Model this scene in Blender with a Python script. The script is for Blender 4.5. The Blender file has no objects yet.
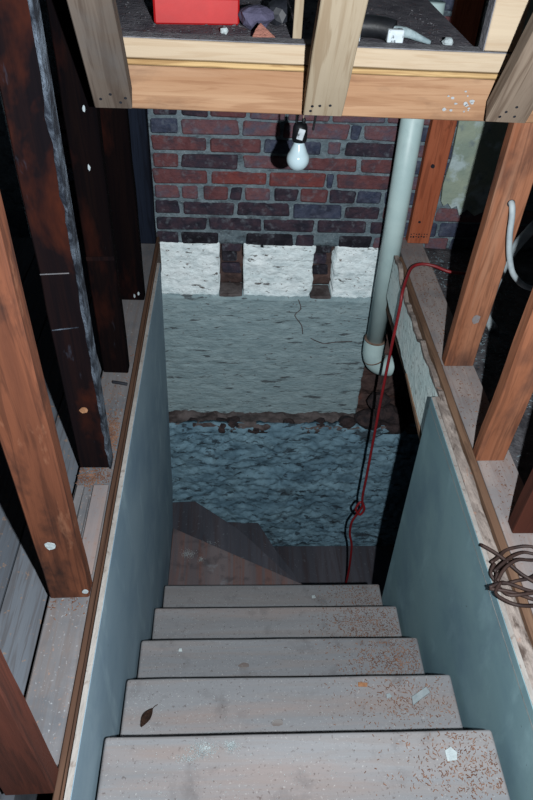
import bpy, bmesh, math, random
from mathutils import Vector, Matrix, noise

random.seed(7)
scene = bpy.context.scene
COL = scene.collection

# ------------------------------------------------------------------ camera, world, flash, exposure
cam_d = bpy.data.cameras.new('camera')
cam = bpy.data.objects.new('camera', cam_d)
COL.objects.link(cam)
scene.camera = cam
cam_d.sensor_fit = 'VERTICAL'
cam_d.sensor_height = 36.0
cam_d.sensor_width = 24.0
cam_d.lens = 656.0 / 800.0 * 36.0
cam_d.shift_x = -3.5 / 800.0
cam_d.shift_y = -5.0 / 800.0
cam_d.clip_start = 0.02
right = Vector((0.9981, -0.0373, 0.0487)).normalized()
fwd = Vector((0.0604, 0.7424, -0.6672)).normalized()
fwd = (fwd - right * fwd.dot(right)).normalized()
upv = right.cross(fwd)
M = Matrix((right, upv, -fwd)).transposed().to_4x4()
M.translation = Vector((0, 0, 1.34))
cam.matrix_world = M

world = bpy.data.worlds.new('world')
scene.world = world
world.use_nodes = True
world.node_tree.nodes['Background'].inputs[0].default_value = (0.30, 0.55, 0.85, 1)
world.node_tree.nodes['Background'].inputs[1].default_value = 0.012

# the photographer's flash, on the right of the lens
fl = bpy.data.lights.new('camera_flash', 'POINT')
fl.energy = 280
fl.color = (0.95, 0.985, 1.0)
fl.shadow_soft_size = 0.012
flash = bpy.data.objects.new('camera_flash', fl)
flash.location = (0.185, -0.05, 1.348)
COL.objects.link(flash)

scene.view_settings.view_transform = 'Standard'
scene.view_settings.look = 'None'
scene.view_settings.gamma = 1
scene.view_settings.use_curve_mapping = False
scene.view_settings.exposure = 0.0


# ------------------------------------------------------------------ materials
def s2l(v):
    v /= 255.0
    return v / 12.92 if v <= 0.04045 else ((v + 0.055) / 1.055) ** 2.4


def rgb(r, g, b):
    return (s2l(r), s2l(g), s2l(b), 1)


def mat(name, c1, c2, stretch=(1, 1, 1), scale=12, spots=(), bump=0.25, bscale=None, rough=0.85,
        grain=None, spec=0.2, lo=0.35, hi=0.68):
    """c1..c2 by stretched noise; spots = (colour, scale, stretch, lo, hi, strength) layers; grain = fine line layer"""
    m = bpy.data.materials.new(name)
    m.use_nodes = True
    nt = m.node_tree
    N, L = nt.nodes, nt.links
    bs = N['Principled BSDF']
    bs.inputs['Roughness'].default_value = rough
    bs.inputs['Specular IOR Level'].default_value = spec
    tc = N.new('ShaderNodeTexCoord')
    oi = N.new('ShaderNodeObjectInfo')
    mul = N.new('ShaderNodeMath'); mul.operation = 'MULTIPLY'; mul.inputs[1].default_value = 37.0
    L.new(oi.outputs['Random'], mul.inputs[0])
    add = N.new('ShaderNodeVectorMath'); add.operation = 'ADD'
    L.new(tc.outputs['Object'], add.inputs[0]); L.new(mul.outputs[0], add.inputs[1])

    def nz(sc, st, detail=5, dist=0.0, rgh=0.6):
        mp = N.new('ShaderNodeMapping'); mp.inputs['Scale'].default_value = st
        L.new(add.outputs[0], mp.inputs[0])
        t = N.new('ShaderNodeTexNoise')
        t.inputs['Scale'].default_value = sc; t.inputs['Detail'].default_value = detail
        t.inputs['Roughness'].default_value = rgh; t.inputs['Distortion'].default_value = dist
        L.new(mp.outputs[0], t.inputs['Vector'])
        return t.outputs['Fac']

    def rmp(fac, a, b, va=(0, 0, 0, 1), vb=(1, 1, 1, 1)):
        r = N.new('ShaderNodeValToRGB')
        r.color_ramp.elements[0].position = a; r.color_ramp.elements[1].position = b
        r.color_ramp.elements[0].color = va; r.color_ramp.elements[1].color = vb
        L.new(fac, r.inputs[0])
        return r.outputs[0]

    base_n = nz(scale, stretch, 6, 0.4)
    col = rmp(base_n, lo, hi, c1, c2)
    if grain:
        gc, gs, gst, strength = grain
        g = rmp(nz(gs, gst, 3, 1.2), 0.48, 0.62)
        sm = N.new('ShaderNodeMath'); sm.operation = 'MULTIPLY'; sm.inputs[1].default_value = strength
        L.new(g, sm.inputs[0])
        mx = N.new('ShaderNodeMix'); mx.data_type = 'RGBA'
        L.new(sm.outputs[0], mx.inputs[0]); L.new(col, mx.inputs[6]); mx.inputs[7].default_value = gc
        col = mx.outputs[2]
    for (c, sc, st, a, b, k) in spots:
        g = rmp(nz(sc, st, 5, 0.2), a, b)
        sm = N.new('ShaderNodeMath'); sm.operation = 'MULTIPLY'; sm.inputs[1].default_value = k
        L.new(g, sm.inputs[0])
        mx = N.new('ShaderNodeMix'); mx.data_type = 'RGBA'
        L.new(sm.outputs[0], mx.inputs[0]); L.new(col, mx.inputs[6]); mx.inputs[7].default_value = c
        col = mx.outputs[2]
    L.new(col, bs.inputs['Base Color'])
    if bump:
        bp = N.new('ShaderNodeBump'); bp.inputs['Strength'].default_value = bump
        bp.inputs['Distance'].default_value = 0.01
        L.new(nz(bscale or scale * 4, stretch, 5), bp.inputs['Height'])
        L.new(bp.outputs[0], bs.inputs['Normal'])
    return m


U = (1, 1, 1)
ZG, XG, YG = (1, 1, 0.06), (0.06, 1, 1), (1, 0.06, 1)      # grain along z, x, y


def wood(name, c1, c2, dark, g, spots=(), bump=0.15, gs=60, strength=0.5, scale=14, spec=0.15, rough=0.8):
    return mat(name, c1, c2, g, scale, spots, bump, 70, rough, (dark, gs, g, strength), spec)


MT = {}
MT['pine_pale'] = wood('pine_pale', rgb(146, 131, 112), rgb(160, 146, 127), rgb(130, 108, 84), XG, strength=0.35)
MT['pine_orange'] = wood('pine_orange', rgb(126, 94, 70), rgb(144, 116, 92), rgb(104, 70, 48), XG,
                         ((rgb(70, 54, 46), 9, (0.5, 1, 1), 0.56, 0.72, 0.55), (rgb(162, 142, 122), 5, XG, 0.5, 0.66, 0.6)), strength=0.45)
MT['pine_strip'] = wood('pine_strip', rgb(146, 118, 78), rgb(164, 140, 102), rgb(96, 62, 34), XG, strength=0.5)
MT['board_grey'] = wood('board_grey', rgb(74, 66, 60), rgb(94, 85, 78), rgb(56, 46, 40), ZG,
                        ((rgb(76, 80, 84), 6, U, 0.5, 0.7, 0.3),), strength=0.55)
MT['board_grain'] = wood('board_grain', rgb(96, 84, 74), rgb(120, 107, 95), rgb(70, 56, 46), ZG, strength=0.6)
MT['board_tan'] = wood('board_tan', rgb(124, 112, 95), rgb(140, 130, 114), rgb(100, 82, 62), ZG, strength=0.5)
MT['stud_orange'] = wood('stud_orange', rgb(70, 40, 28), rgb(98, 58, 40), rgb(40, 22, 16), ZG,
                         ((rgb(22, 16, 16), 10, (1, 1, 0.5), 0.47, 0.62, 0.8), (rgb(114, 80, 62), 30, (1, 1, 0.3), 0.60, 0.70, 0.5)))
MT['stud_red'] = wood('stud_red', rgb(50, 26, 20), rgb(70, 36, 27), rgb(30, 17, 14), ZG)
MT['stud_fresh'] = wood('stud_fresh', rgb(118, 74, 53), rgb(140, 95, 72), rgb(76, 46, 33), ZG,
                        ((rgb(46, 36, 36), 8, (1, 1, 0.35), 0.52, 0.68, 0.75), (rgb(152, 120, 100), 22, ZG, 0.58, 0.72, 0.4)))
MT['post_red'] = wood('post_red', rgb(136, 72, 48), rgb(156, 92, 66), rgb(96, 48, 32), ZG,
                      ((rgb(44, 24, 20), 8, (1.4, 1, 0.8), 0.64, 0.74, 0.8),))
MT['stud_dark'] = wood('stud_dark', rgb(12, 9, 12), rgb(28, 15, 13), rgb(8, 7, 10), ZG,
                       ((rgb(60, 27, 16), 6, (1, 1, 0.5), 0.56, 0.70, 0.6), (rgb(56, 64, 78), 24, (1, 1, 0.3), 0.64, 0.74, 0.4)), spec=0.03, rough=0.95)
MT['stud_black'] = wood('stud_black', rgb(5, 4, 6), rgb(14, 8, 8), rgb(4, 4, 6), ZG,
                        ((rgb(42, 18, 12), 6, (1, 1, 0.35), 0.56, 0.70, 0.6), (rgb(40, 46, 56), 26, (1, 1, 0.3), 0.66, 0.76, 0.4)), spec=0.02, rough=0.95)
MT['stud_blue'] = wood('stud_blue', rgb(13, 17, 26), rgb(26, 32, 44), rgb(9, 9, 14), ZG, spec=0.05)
MT['splinter'] = mat('splinter', rgb(22, 27, 36), rgb(84, 94, 106), (1, 1, 0.8), 26, bump=0.8, lo=0.42, hi=0.66)
tread_spots = ((rgb(128, 104, 92), 9, (0.12, 1, 1), 0.57, 0.71, 0.3), (rgb(74, 72, 74), 12, U, 0.56, 0.72, 0.5),
               (rgb(150, 150, 150), 190, U, 0.62, 0.70, 0.6), (rgb(60, 48, 44), 130, U, 0.61, 0.69, 0.6))
MT['tread'] = wood('tread', rgb(97, 99, 103), rgb(117, 118, 121), rgb(108, 99, 95), XG, tread_spots, bump=0.12, gs=26, strength=0.3, scale=6)
MT['riser'] = wood('riser', rgb(80, 78, 80), rgb(104, 102, 102), rgb(80, 66, 60), XG)
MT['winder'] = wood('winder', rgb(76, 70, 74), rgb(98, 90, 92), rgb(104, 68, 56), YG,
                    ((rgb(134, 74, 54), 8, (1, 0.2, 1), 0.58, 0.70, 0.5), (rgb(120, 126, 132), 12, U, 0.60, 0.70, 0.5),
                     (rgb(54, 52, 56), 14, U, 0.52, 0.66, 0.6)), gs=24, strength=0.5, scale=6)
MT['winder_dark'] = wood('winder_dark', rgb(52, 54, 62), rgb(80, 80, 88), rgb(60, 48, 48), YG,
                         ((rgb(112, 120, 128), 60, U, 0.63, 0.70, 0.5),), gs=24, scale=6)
MT['plate_dust'] = wood('plate_dust', rgb(82, 82, 85), rgb(104, 102, 104), rgb(90, 80, 76), YG,
                        ((rgb(66, 74, 82), 7, U, 0.46, 0.64, 0.55), (rgb(132, 104, 88), 120, U, 0.62, 0.69, 0.5), (rgb(150, 154, 158), 150, U, 0.63, 0.69, 0.5)), scale=7)
MT['plate_pink'] = wood('plate_pink', rgb(112, 104, 104), rgb(136, 127, 124), rgb(116, 98, 92), YG,
                        ((rgb(92, 96, 102), 6, U, 0.46, 0.64, 0.5), (rgb(110, 78, 62), 110, U, 0.60, 0.68, 0.6)), scale=7)
MT['trim_brown'] = wood('trim_brown', rgb(62, 44, 35), rgb(90, 68, 54), rgb(40, 28, 24), YG)
MT['strip_brown'] = wood('strip_brown', rgb(94, 72, 58), rgb(128, 104, 84), rgb(58, 42, 34), YG,
                         ((rgb(46, 36, 32), 14, (1, 0.4, 1), 0.58, 0.7, 0.6),))
MT['rough_lath'] = mat('rough_lath', rgb(96, 88, 84), rgb(150, 140, 134), (1, 0.3, 1), 26,
                       ((rgb(56, 44, 38), 34, (1, 0.4, 1), 0.56, 0.66, 0.8), (rgb(150, 96, 66), 40, (1, 0.5, 1), 0.62, 0.7, 0.6)), 0.8)
MT['lath_brown'] = wood('lath_brown', rgb(62, 46, 38), rgb(100, 76, 62), rgb(36, 26, 22), YG)
MT['floor_wood'] = wood('floor_wood', rgb(62, 68, 76), rgb(84, 89, 96), rgb(60, 56, 56), YG,
                        ((rgb(124, 98, 78), 60, U, 0.62, 0.68, 0.6),), scale=7)
MT['floor_grit'] = mat('floor_grit', rgb(44, 44, 48), rgb(84, 84, 88), U, 20,
                       ((rgb(120, 74, 60), 60, U, 0.64, 0.7, 0.6), (rgb(160, 168, 172), 70, U, 0.68, 0.73, 0.7)), 0.8)
MT['landing'] = mat('landing', rgb(62, 60, 68), rgb(92, 90, 96), U, 24,
                    ((rgb(118, 66, 58), 70, U, 0.62, 0.68, 0.5), (rgb(160, 160, 164), 80, U, 0.68, 0.73, 0.6)), 0.6)
MT['dusty_top'] = mat('dusty_top', rgb(86, 86, 92), rgb(112, 112, 116), U, 30, bump=0.5)
MT['drywall'] = mat('drywall', rgb(106, 128, 142), rgb(123, 143, 155), (1, 0.5, 0.7), 3.5,
                    ((rgb(150, 172, 182), 5, (1, 1.6, 0.4), 0.54, 0.70, 0.55), (rgb(86, 110, 130), 4, U, 0.46, 0.66, 0.55),
                     (rgb(60, 70, 80), 60, U, 0.70, 0.74, 0.6)), 0.03, 200, 0.7)
MT['drywall_green'] = mat('drywall_green', rgb(104, 134, 143), rgb(120, 148, 154), (1, 0.5, 0.7), 3.5,
                          ((rgb(138, 168, 176), 6, (1, 1.4, 0.6), 0.56, 0.70, 0.5), (rgb(82, 108, 126), 4, U, 0.48, 0.68, 0.5),
                           (rgb(54, 62, 70), 60, U, 0.70, 0.74, 0.6)), 0.03, 200, 0.7)
MT['gypsum'] = mat('gypsum', rgb(122, 119, 116), rgb(146, 143, 140), (1, 0.3, 1), 30, ((rgb(90, 76, 68), 60, U, 0.58, 0.66, 0.5),), 0.4)
MT['plaster_panel'] = mat('plaster_panel', rgb(202, 224, 224), rgb(224, 238, 236), U, 10,
                          ((rgb(140, 152, 150), 28, (1, 1, 2), 0.58, 0.68, 0.7), (rgb(96, 78, 66), 50, U, 0.63, 0.70, 0.6)), 0.4)
MT['mortar'] = mat('mortar', rgb(84, 98, 106), rgb(114, 128, 135), U, 22,
                   ((rgb(42, 46, 54), 18, (1, 1, 2), 0.54, 0.68, 0.7), (rgb(146, 160, 166), 70, U, 0.60, 0.70, 0.5)), 0.9, 80)


def brick_mat(name, a, b, s):
    return mat(name, a, b, U, 24, ((s, 14, (1, 1, 1.5), 0.46, 0.66, 0.8), (rgb(104, 112, 120), 34, U, 0.54, 0.74, 0.55)), 0.9, 60)


MT['br_r'] = brick_mat('brick_red', rgb(86, 52, 55), rgb(100, 64, 66), rgb(56, 52, 62))
MT['br_R'] = brick_mat('brick_bright_red', rgb(102, 52, 51), rgb(114, 63, 60), rgb(72, 54, 61))
MT['br_p'] = brick_mat('brick_purple', rgb(88, 66, 74), rgb(108, 72, 74), rgb(70, 76, 92))
MT['br_n'] = brick_mat('brick_navy', rgb(48, 56, 76), rgb(72, 76, 92), rgb(34, 36, 50))
MT['br_d'] = brick_mat('brick_dark', rgb(42, 40, 52), rgb(66, 50, 58), rgb(26, 28, 38))
MT['br_k'] = brick_mat('brick_black', rgb(22, 22, 30), rgb(46, 42, 50), rgb(14, 14, 20))
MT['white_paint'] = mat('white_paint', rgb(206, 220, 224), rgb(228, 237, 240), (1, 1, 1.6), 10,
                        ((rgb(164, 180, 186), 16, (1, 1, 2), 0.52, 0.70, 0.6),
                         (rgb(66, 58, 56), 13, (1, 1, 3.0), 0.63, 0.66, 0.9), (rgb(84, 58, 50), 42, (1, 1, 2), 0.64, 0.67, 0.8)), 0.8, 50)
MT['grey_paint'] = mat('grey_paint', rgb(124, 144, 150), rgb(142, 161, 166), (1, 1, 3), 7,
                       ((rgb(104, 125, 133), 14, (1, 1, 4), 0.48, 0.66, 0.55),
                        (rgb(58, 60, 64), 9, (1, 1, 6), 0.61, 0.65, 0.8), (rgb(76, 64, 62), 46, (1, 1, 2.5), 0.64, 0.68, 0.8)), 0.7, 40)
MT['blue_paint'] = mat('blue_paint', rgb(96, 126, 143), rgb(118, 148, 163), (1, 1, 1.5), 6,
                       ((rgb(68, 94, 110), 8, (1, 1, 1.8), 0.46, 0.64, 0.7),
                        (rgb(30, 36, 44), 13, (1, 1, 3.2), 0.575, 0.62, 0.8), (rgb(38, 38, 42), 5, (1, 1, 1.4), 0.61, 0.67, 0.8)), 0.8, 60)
MT['rubble'] = mat('rubble', rgb(48, 38, 38), rgb(82, 64, 60), U, 14,
                   ((rgb(98, 58, 48), 11, U, 0.58, 0.68, 0.6), (rgb(110, 124, 132), 24, U, 0.66, 0.72, 0.6)), 1.0, 40)
MT['ledge'] = mat('ledge', rgb(72, 66, 66), rgb(100, 92, 92), U, 16,
                  ((rgb(48, 38, 38), 12, U, 0.52, 0.64, 0.7), (rgb(120, 136, 142), 30, U, 0.66, 0.72, 0.5)), 0.9, 40)
MT['stone_dark'] = mat('stone_dark', rgb(34, 32, 36), rgb(66, 54, 54), U, 30, bump=0.9)
MT['old_plaster'] = mat('old_plaster', rgb(120, 134, 124), rgb(140, 150, 134), U, 9,
                        ((rgb(160, 176, 180), 10, U, 0.50, 0.60, 0.8), (rgb(92, 106, 116), 18, U, 0.56, 0.66, 0.6)), 0.5)
MT['pvc'] = mat('pvc', rgb(158, 182, 184), rgb(178, 200, 200), U, 5, ((rgb(130, 150, 156), 10, U, 0.56, 0.72, 0.4),), 0.02, 60, 0.45, spec=0.4)
MT['pvc_line'] = mat('pvc_line', rgb(96, 80, 70), rgb(120, 100, 90), U, 20)
MT['bulb'] = mat('bulb_glass', rgb(158, 180, 190), rgb(166, 186, 194), U, 4, bump=0, rough=0.12, spec=0.6)
MT['black'] = mat('black_rubber', rgb(12, 13, 16), rgb(24, 26, 30), U, 20, bump=0.1, rough=0.5)
MT['white_label'] = mat('white_label', rgb(150, 160, 166), rgb(170, 178, 184), U, 40, ((rgb(40, 44, 50), 60, U, 0.56, 0.62, 0.8),), 0)
MT['nail'] = mat('nail', rgb(20, 22, 28), rgb(36, 38, 44), U, 30, bump=0, rough=0.5)
MT['cord_red'] = mat('cord_red', rgb(104, 22, 28), rgb(126, 28, 33), U, 20, bump=0.05, rough=0.5, spec=0.4)
MT['cable_grey'] = mat('cable_grey', rgb(130, 140, 146), rgb(156, 166, 170), U, 20, bump=0.05, rough=0.6)
MT['cable_brown'] = mat('cable_brown', rgb(34, 26, 26), rgb(58, 44, 40), U, 20, bump=0.1, rough=0.6)
MT['red_metal'] = mat('red_metal', rgb(132, 12, 16), rgb(150, 18, 20), U, 10, bump=0.02, rough=0.5, spec=0.3)
MT['slate'] = mat('slate', rgb(48, 48, 66), rgb(74, 72, 92), U, 14, bump=0.6)
MT['shard_brick'] = mat('shard_brick', rgb(112, 74, 66), rgb(140, 96, 84), U, 30, bump=0.7)
MT['white_bit'] = mat('white_bit', rgb(132, 142, 146), rgb(160, 170, 172), U, 30, bump=0.4)
MT['grey_cloth'] = mat('grey_cloth', rgb(96, 112, 118), rgb(130, 144, 148), U, 30, bump=0.4)
MT['smear'] = mat('smear', rgb(122, 126, 130), rgb(140, 144, 148), U, 30, bump=0.2)
MT['tile_bit'] = mat('tile_bit', rgb(108, 118, 122), rgb(126, 134, 138), U, 30, bump=0.2)
MT['leaf'] = mat('leaf', rgb(38, 28, 24), rgb(66, 46, 36), U, 60, bump=0.4)
MT['chip_tan'] = mat('chip_tan', rgb(112, 78, 54), rgb(140, 104, 78), U, 60, bump=0.2)
MT['sawdust'] = mat('sawdust', rgb(92, 66, 52), rgb(124, 92, 74), U, 40, ((rgb(72, 46, 36), 30, U, 0.45, 0.6, 0.7),), 0)
MT['wall_dark'] = mat('wall_dark', rgb(16, 15, 18), rgb(30, 26, 28), U, 6)
MT['basement'] = mat('basement', rgb(40, 44, 50), rgb(62, 66, 72), U, 6)


# ------------------------------------------------------------------ geometry helpers
def link(name, me, m, parent=None, loc=None, rot=None):
    o = bpy.data.objects.new(name, me)
    COL.objects.link(o)
    if m is not None and not me.materials:
        me.materials.append(MT[m] if isinstance(m, str) else m)
    if parent is not None:
        o.parent = parent
    if loc is not None:
        o.location = loc
    if rot is not None:
        o.rotation_euler = rot
    return o


def tag(o, label=None, cat=None, group=None, kind=None):
    if label: o['label'] = label
    if cat: o['category'] = cat
    if group: o['group'] = group
    if kind: o['kind'] = kind
    return o


def empty(name, loc=(0, 0, 0), rot=(0, 0, 0)):
    o = bpy.data.objects.new(name, None)
    o.empty_display_size = 0.05
    COL.objects.link(o)
    o.location = loc
    o.rotation_euler = rot
    return o


def to_mesh(bm, name, smooth=False):
    bmesh.ops.recalc_face_normals(bm, faces=bm.faces)
    me = bpy.data.meshes.new(name)
    bm.to_mesh(me)
    bm.free()
    if smooth:
        for p in me.polygons:
            p.use_smooth = True
    return me


def box_mesh(name, sx, sy, sz, bev=0.002, jit=0.0, cuts=None, wob=0.0, seed=0):
    """box centred on its origin; cuts = (axis, n) adds loops that wob bends a little"""
    rnd = random.Random(seed)
    bm = bmesh.new()
    bmesh.ops.create_cube(bm, size=1)
    for v in bm.verts:
        v.co = Vector((v.co.x * sx, v.co.y * sy, v.co.z * sz))
        if jit:
            v.co += Vector((rnd.uniform(-jit, jit), rnd.uniform(-jit, jit), rnd.uniform(-jit, jit)))
    if bev:
        bmesh.ops.bevel(bm, geom=list(bm.edges), offset=bev, segments=3 if bev > 0.005 else 1, affect='EDGES', profile=0.5)
    if cuts:
        ax, n = cuts
        half = (sx, sy, sz)[ax] / 2
        for k in range(1, n):
            co = [0, 0, 0]; no = [0, 0, 0]
            co[ax] = -half + 2 * half * k / n; no[ax] = 1
            bmesh.ops.bisect_plane(bm, geom=list(bm.verts) + list(bm.edges) + list(bm.faces), plane_co=co, plane_no=no)
        if wob:
            for v in bm.verts:
                p = v.co.copy()
                d = noise.noise_vector(Vector((p.x * 9 + seed * 3.1, p.y * 9, p.z * 9))) * wob
                d[ax] = 0
                v.co += d
    return to_mesh(bm, name)


def box(name, x0, x1, y0, y1, z0, z1, m, parent=None, bev=0.002, jit=0.0, cuts=None, wob=0.0, seed=0, rot=None):
    me = box_mesh(name, x1 - x0, y1 - y0, z1 - z0, bev, jit, cuts, wob, seed)
    loc = Vector(((x0 + x1) / 2, (y0 + y1) / 2, (z0 + z1) / 2))
    if parent is not None:
        loc = loc - parent.location
    return link(name, me, m, parent, loc, rot)


def tube(name, pts, r, m, parent=None, seg=8, sub=6, smooth=True, caps=True, taper=None):
    P = [Vector(p) for p in pts]
    out = []
    n = len(P)
    if sub > 1 and n > 2:
        for i in range(n - 1):
            p0, p1, p2, p3 = P[max(i - 1, 0)], P[i], P[i + 1], P[min(i + 2, n - 1)]
            for k in range(sub):
                t = k / sub
                out.append(0.5 * ((2 * p1) + (p2 - p0) * t + (2 * p0 - 5 * p1 + 4 * p2 - p3) * t * t + (3 * p1 - p0 - 3 * p2 + p3) * t ** 3))
        out.append(P[-1])
    else:
        out = P
    bm = bmesh.new()
    rings = []
    u = None
    for i, p in enumerate(out):
        t = (out[min(i + 1, len(out) - 1)] - out[max(i - 1, 0)]).normalized()
        if u is None:
            u = t.orthogonal().normalized()
        u = (u - t * u.dot(t)).normalized()
        w = t.cross(u)
        rr = r if taper is None else r * taper(i / (len(out) - 1))
        rings.append([bm.verts.new(p + (u * math.cos(a) + w * math.sin(a)) * rr) for a in [2 * math.pi * k / seg for k in range(seg)]])
    for a, b in zip(rings, rings[1:]):
        for k in range(seg):
            bm.faces.new((a[k], a[(k + 1) % seg], b[(k + 1) % seg], b[k]))
    if caps:
        bm.faces.new(rings[0]); bm.faces.new(rings[-1])
    return link(name, to_mesh(bm, name, smooth), m, parent)


def lathe(name, prof, m, parent=None, seg=24, loc=None, rot=None):
    bm = bmesh.new()
    rings = [[bm.verts.new((r * math.cos(2 * math.pi * k / seg), r * math.sin(2 * math.pi * k / seg), z)) for k in range(seg)] for r, z in prof]
    for a, b in zip(rings, rings[1:]):
        for k in range(seg):
            bm.faces.new((a[k], a[(k + 1) % seg], b[(k + 1) % seg], b[k]))
    bm.faces.new(rings[0]); bm.faces.new(rings[-1])
    return link(name, to_mesh(bm, name, True), m, parent, loc, rot)


def prism(name, pts, z0, z1, m, parent=None, bev=0.0, loc=None, rot=None):
    """polygon in x-y pushed up from z0 to z1"""
    bm = bmesh.new()
    a = [bm.verts.new((x, y, z0)) for x, y in pts]
    b = [bm.verts.new((x, y, z1)) for x, y in pts]
    n = len(pts)
    bm.faces.new(a); bm.faces.new(b)
    for k in range(n):
        bm.faces.new((a[k], a[(k + 1) % n], b[(k + 1) % n], b[k]))
    if bev:
        bmesh.ops.bevel(bm, geom=list(bm.edges), offset=bev, segments=1, affect='EDGES', profile=0.5)
    return link(name, to_mesh(bm, name), m, parent, loc, rot)


def face_panel(name, x0, x1, z0, z1, y, depth, step, disp, m, parent=None, ragged=0.0, smooth=True):
    """masonry face towards -y with real relief; disp(x, z) pushes it out; sides run back by depth"""
    nx = max(2, int((x1 - x0) / step)); nz = max(2, int((z1 - z0) / step))
    bm = bmesh.new()
    g = []
    for j in range(nz + 1):
        row = []
        for i in range(nx + 1):
            x = x0 + (x1 - x0) * i / nx; z = z0 + (z1 - z0) * j / nz
            dx = dz = 0
            if ragged:
                e = noise.noise_vector(Vector((x * 14, 3.3, z * 14))) * ragged + noise.noise_vector(Vector((x * 45, 8.3, z * 45))) * ragged * 0.5
                if i in (0, nx): dx = e.x
                if j in (0, nz): dz = e.z
            row.append(bm.verts.new((x + dx, y - disp(x, z), z + dz)))
        g.append(row)
    for j in range(nz):
        for i in range(nx):
            bm.faces.new((g[j][i], g[j][i + 1], g[j + 1][i + 1], g[j + 1][i]))
    rim = g[0] + [g[j][nx] for j in range(1, nz + 1)] + [g[nz][i] for i in range(nx - 1, -1, -1)] + [g[j][0] for j in range(nz - 1, 0, -1)]
    back = [bm.verts.new((v.co.x, y + depth, v.co.z)) for v in rim]
    k = len(rim)
    for i in range(k):
        bm.faces.new((rim[i], back[i], back[(i + 1) % k], rim[(i + 1) % k]))
    return link(name, to_mesh(bm, name, smooth), m, parent)


def fb(x, z, s, seed=0.0, oct_=4):
    return noise.fractal(Vector((x * s, seed, z * s)), 1.0, 2.0, oct_)


# ------------------------------------------------------------------ back wall: brick, painted masonry, foundation
WY = 2.5
wall_back = box('wall_back', -2.2, 3.2, WY + 0.17, WY + 0.42, -2.4, 2.5, 'mortar', bev=0)
tag(wall_back, 'old masonry back wall of the stairwell, brick above, painted below', kind='structure')
WL = wall_back.location


def child(o):
    """geometry was built in world coordinates: keep it there under the wall"""
    o.parent = wall_back
    o.location = o.location - WL
    return o


def d_mortar(x, z):
    return -0.006 + 0.003 * fb(x, z, 30, 1.0) + 0.002 * fb(x, z, 90, 2.0)


child(face_panel('mortar_bed', -0.62, 1.5, -0.05, 0.98, WY, 0.18, 0.011, d_mortar, 'mortar'))

ZS = [0.519, 0.467, 0.401, 0.338, 0.273, 0.207, 0.142, 0.074, 0.006, -0.057]
ROWS = [
    [(-0.298, -0.204, 'd'), (-0.193, -0.097, 'd'), (-0.083, 0.05, 'r'), (0.061, 0.19, 'p'), (0.205, 0.358, 'p'), (0.373, 0.569, 'p')],
    [(-0.306, -0.21, 'n'), (-0.191, 0.021, 'p'), (0.036, 0.175, 'p'), (0.191, 0.437, 'p'), (0.449, 0.483, 'n'), (0.498, 0.625, 'p')],
    [(-0.311, -0.099, 'r'), (-0.084, 0.106, 'r'), (0.122, 0.337, 'n'), (0.364, 0.411, 'p'), (0.43, 0.629, 'd')],
    [(-0.311, -0.208, 'r'), (-0.2, 0.016, 'd'), (0.039, 0.253, 'p'), (0.269, 0.486, 'r'), (0.502, 0.633, 'r')],
    [(-0.312, -0.097, 'r'), (-0.082, 0.135, 'R'), (0.149, 0.366, 'R'), (0.374, 0.398, 'n'), (0.415, 0.628, 'r')],
    [(-0.305, -0.214, 'p'), (-0.202, -0.138, 'p'), (-0.114, -0.018, 'r'), (-0.01, 0.034, 'd'), (0.05, 0.15, 'p'), (0.163, 0.264, 'd'), (0.276, 0.386, 'r'), (0.394, 0.496, 'd'), (0.504, 0.607, 'n')],
    [(-0.309, -0.217, 'd'), (-0.2, 0.007, 'd'), (0.023, 0.232, 'd'), (0.248, 0.447, 'n'), (0.463, 0.609, 'd')],
    [(-0.314, -0.108, 'd'), (-0.092, 0.124, 'd'), (0.132, 0.341, 'd'), (0.354, 0.561, 'd'), (0.578, 0.638, 'd')],
    [(-0.314, -0.227, 'd'), (-0.21, -0.061, 'k'), (0.058, 0.258, 'k'), (0.271, 0.345, 'd'), (0.455, 0.593, 'k')],
]
# the bond goes on behind pipe and post, and above, under the landing
rb = random.Random(3)
for i, row in enumerate(ROWS):
    x = row[-1][1] + 0.014
    if i % 2 and x < 0.6:
        x = 0.64
    while x < 1.16:
        w = rb.choice((0.205, 0.21, 0.1))
        row.append((x, x + w, rb.choice('nnpnp')))
        x += w + 0.014
    x = row[0][0] - 0.014
    while x > -0.6:
        row.insert(0, (x - 0.2, x, rb.choice('ndk')))
        x -= 0.214
for k in range(6):
    z1 = ZS[0] + 0.065
    ZS.insert(0, z1)
    x = -0.6 + rb.uniform(0, 0.1)
    row = []
    while x < 1.1:
        w = rb.choice((0.205, 0.21, 0.1))
        row.append((x, x + w, rb.choice('nrpdr')))
        x += w + 0.014
    ROWS.insert(0, row)


def brick(x0, x1, z0, z1, y, m, depth=0.06):
    w, h = x1 - x0, z1 - z0
    rnd = random.Random(int(x0 * 5000) + int(z0 * 9000))
    bm = bmesh.new()
    bmesh.ops.create_cube(bm, size=1)
    for v in bm.verts:
        v.co = Vector((v.co.x * w, v.co.y * depth, v.co.z * h))
        v.co += Vector((rnd.uniform(-.006, .006), 0, rnd.uniform(-.004, .004)))
    bmesh.ops.bevel(bm, geom=list(bm.edges), offset=min(0.006, w * .2), segments=1, affect='EDGES', profile=0.6)
    o = link('brick', to_mesh(bm, 'brick'), m, None,
             ((x0 + x1) / 2, y + depth / 2 + rnd.uniform(-.003, .003), (z0 + z1) / 2), (0, rnd.uniform(-.01, .01), 0))
    return child(o)


for i, row in enumerate(ROWS):
    for (x0, x1, k) in row:
        if ZS[i + 1] > 0.12 and x0 > 0.84:
            continue                                         # plastered over
        brick(x0, x1, ZS[i + 1] + 0.0055, ZS[i] - 0.0055, WY - 0.002, 'br_' + k)


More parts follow.
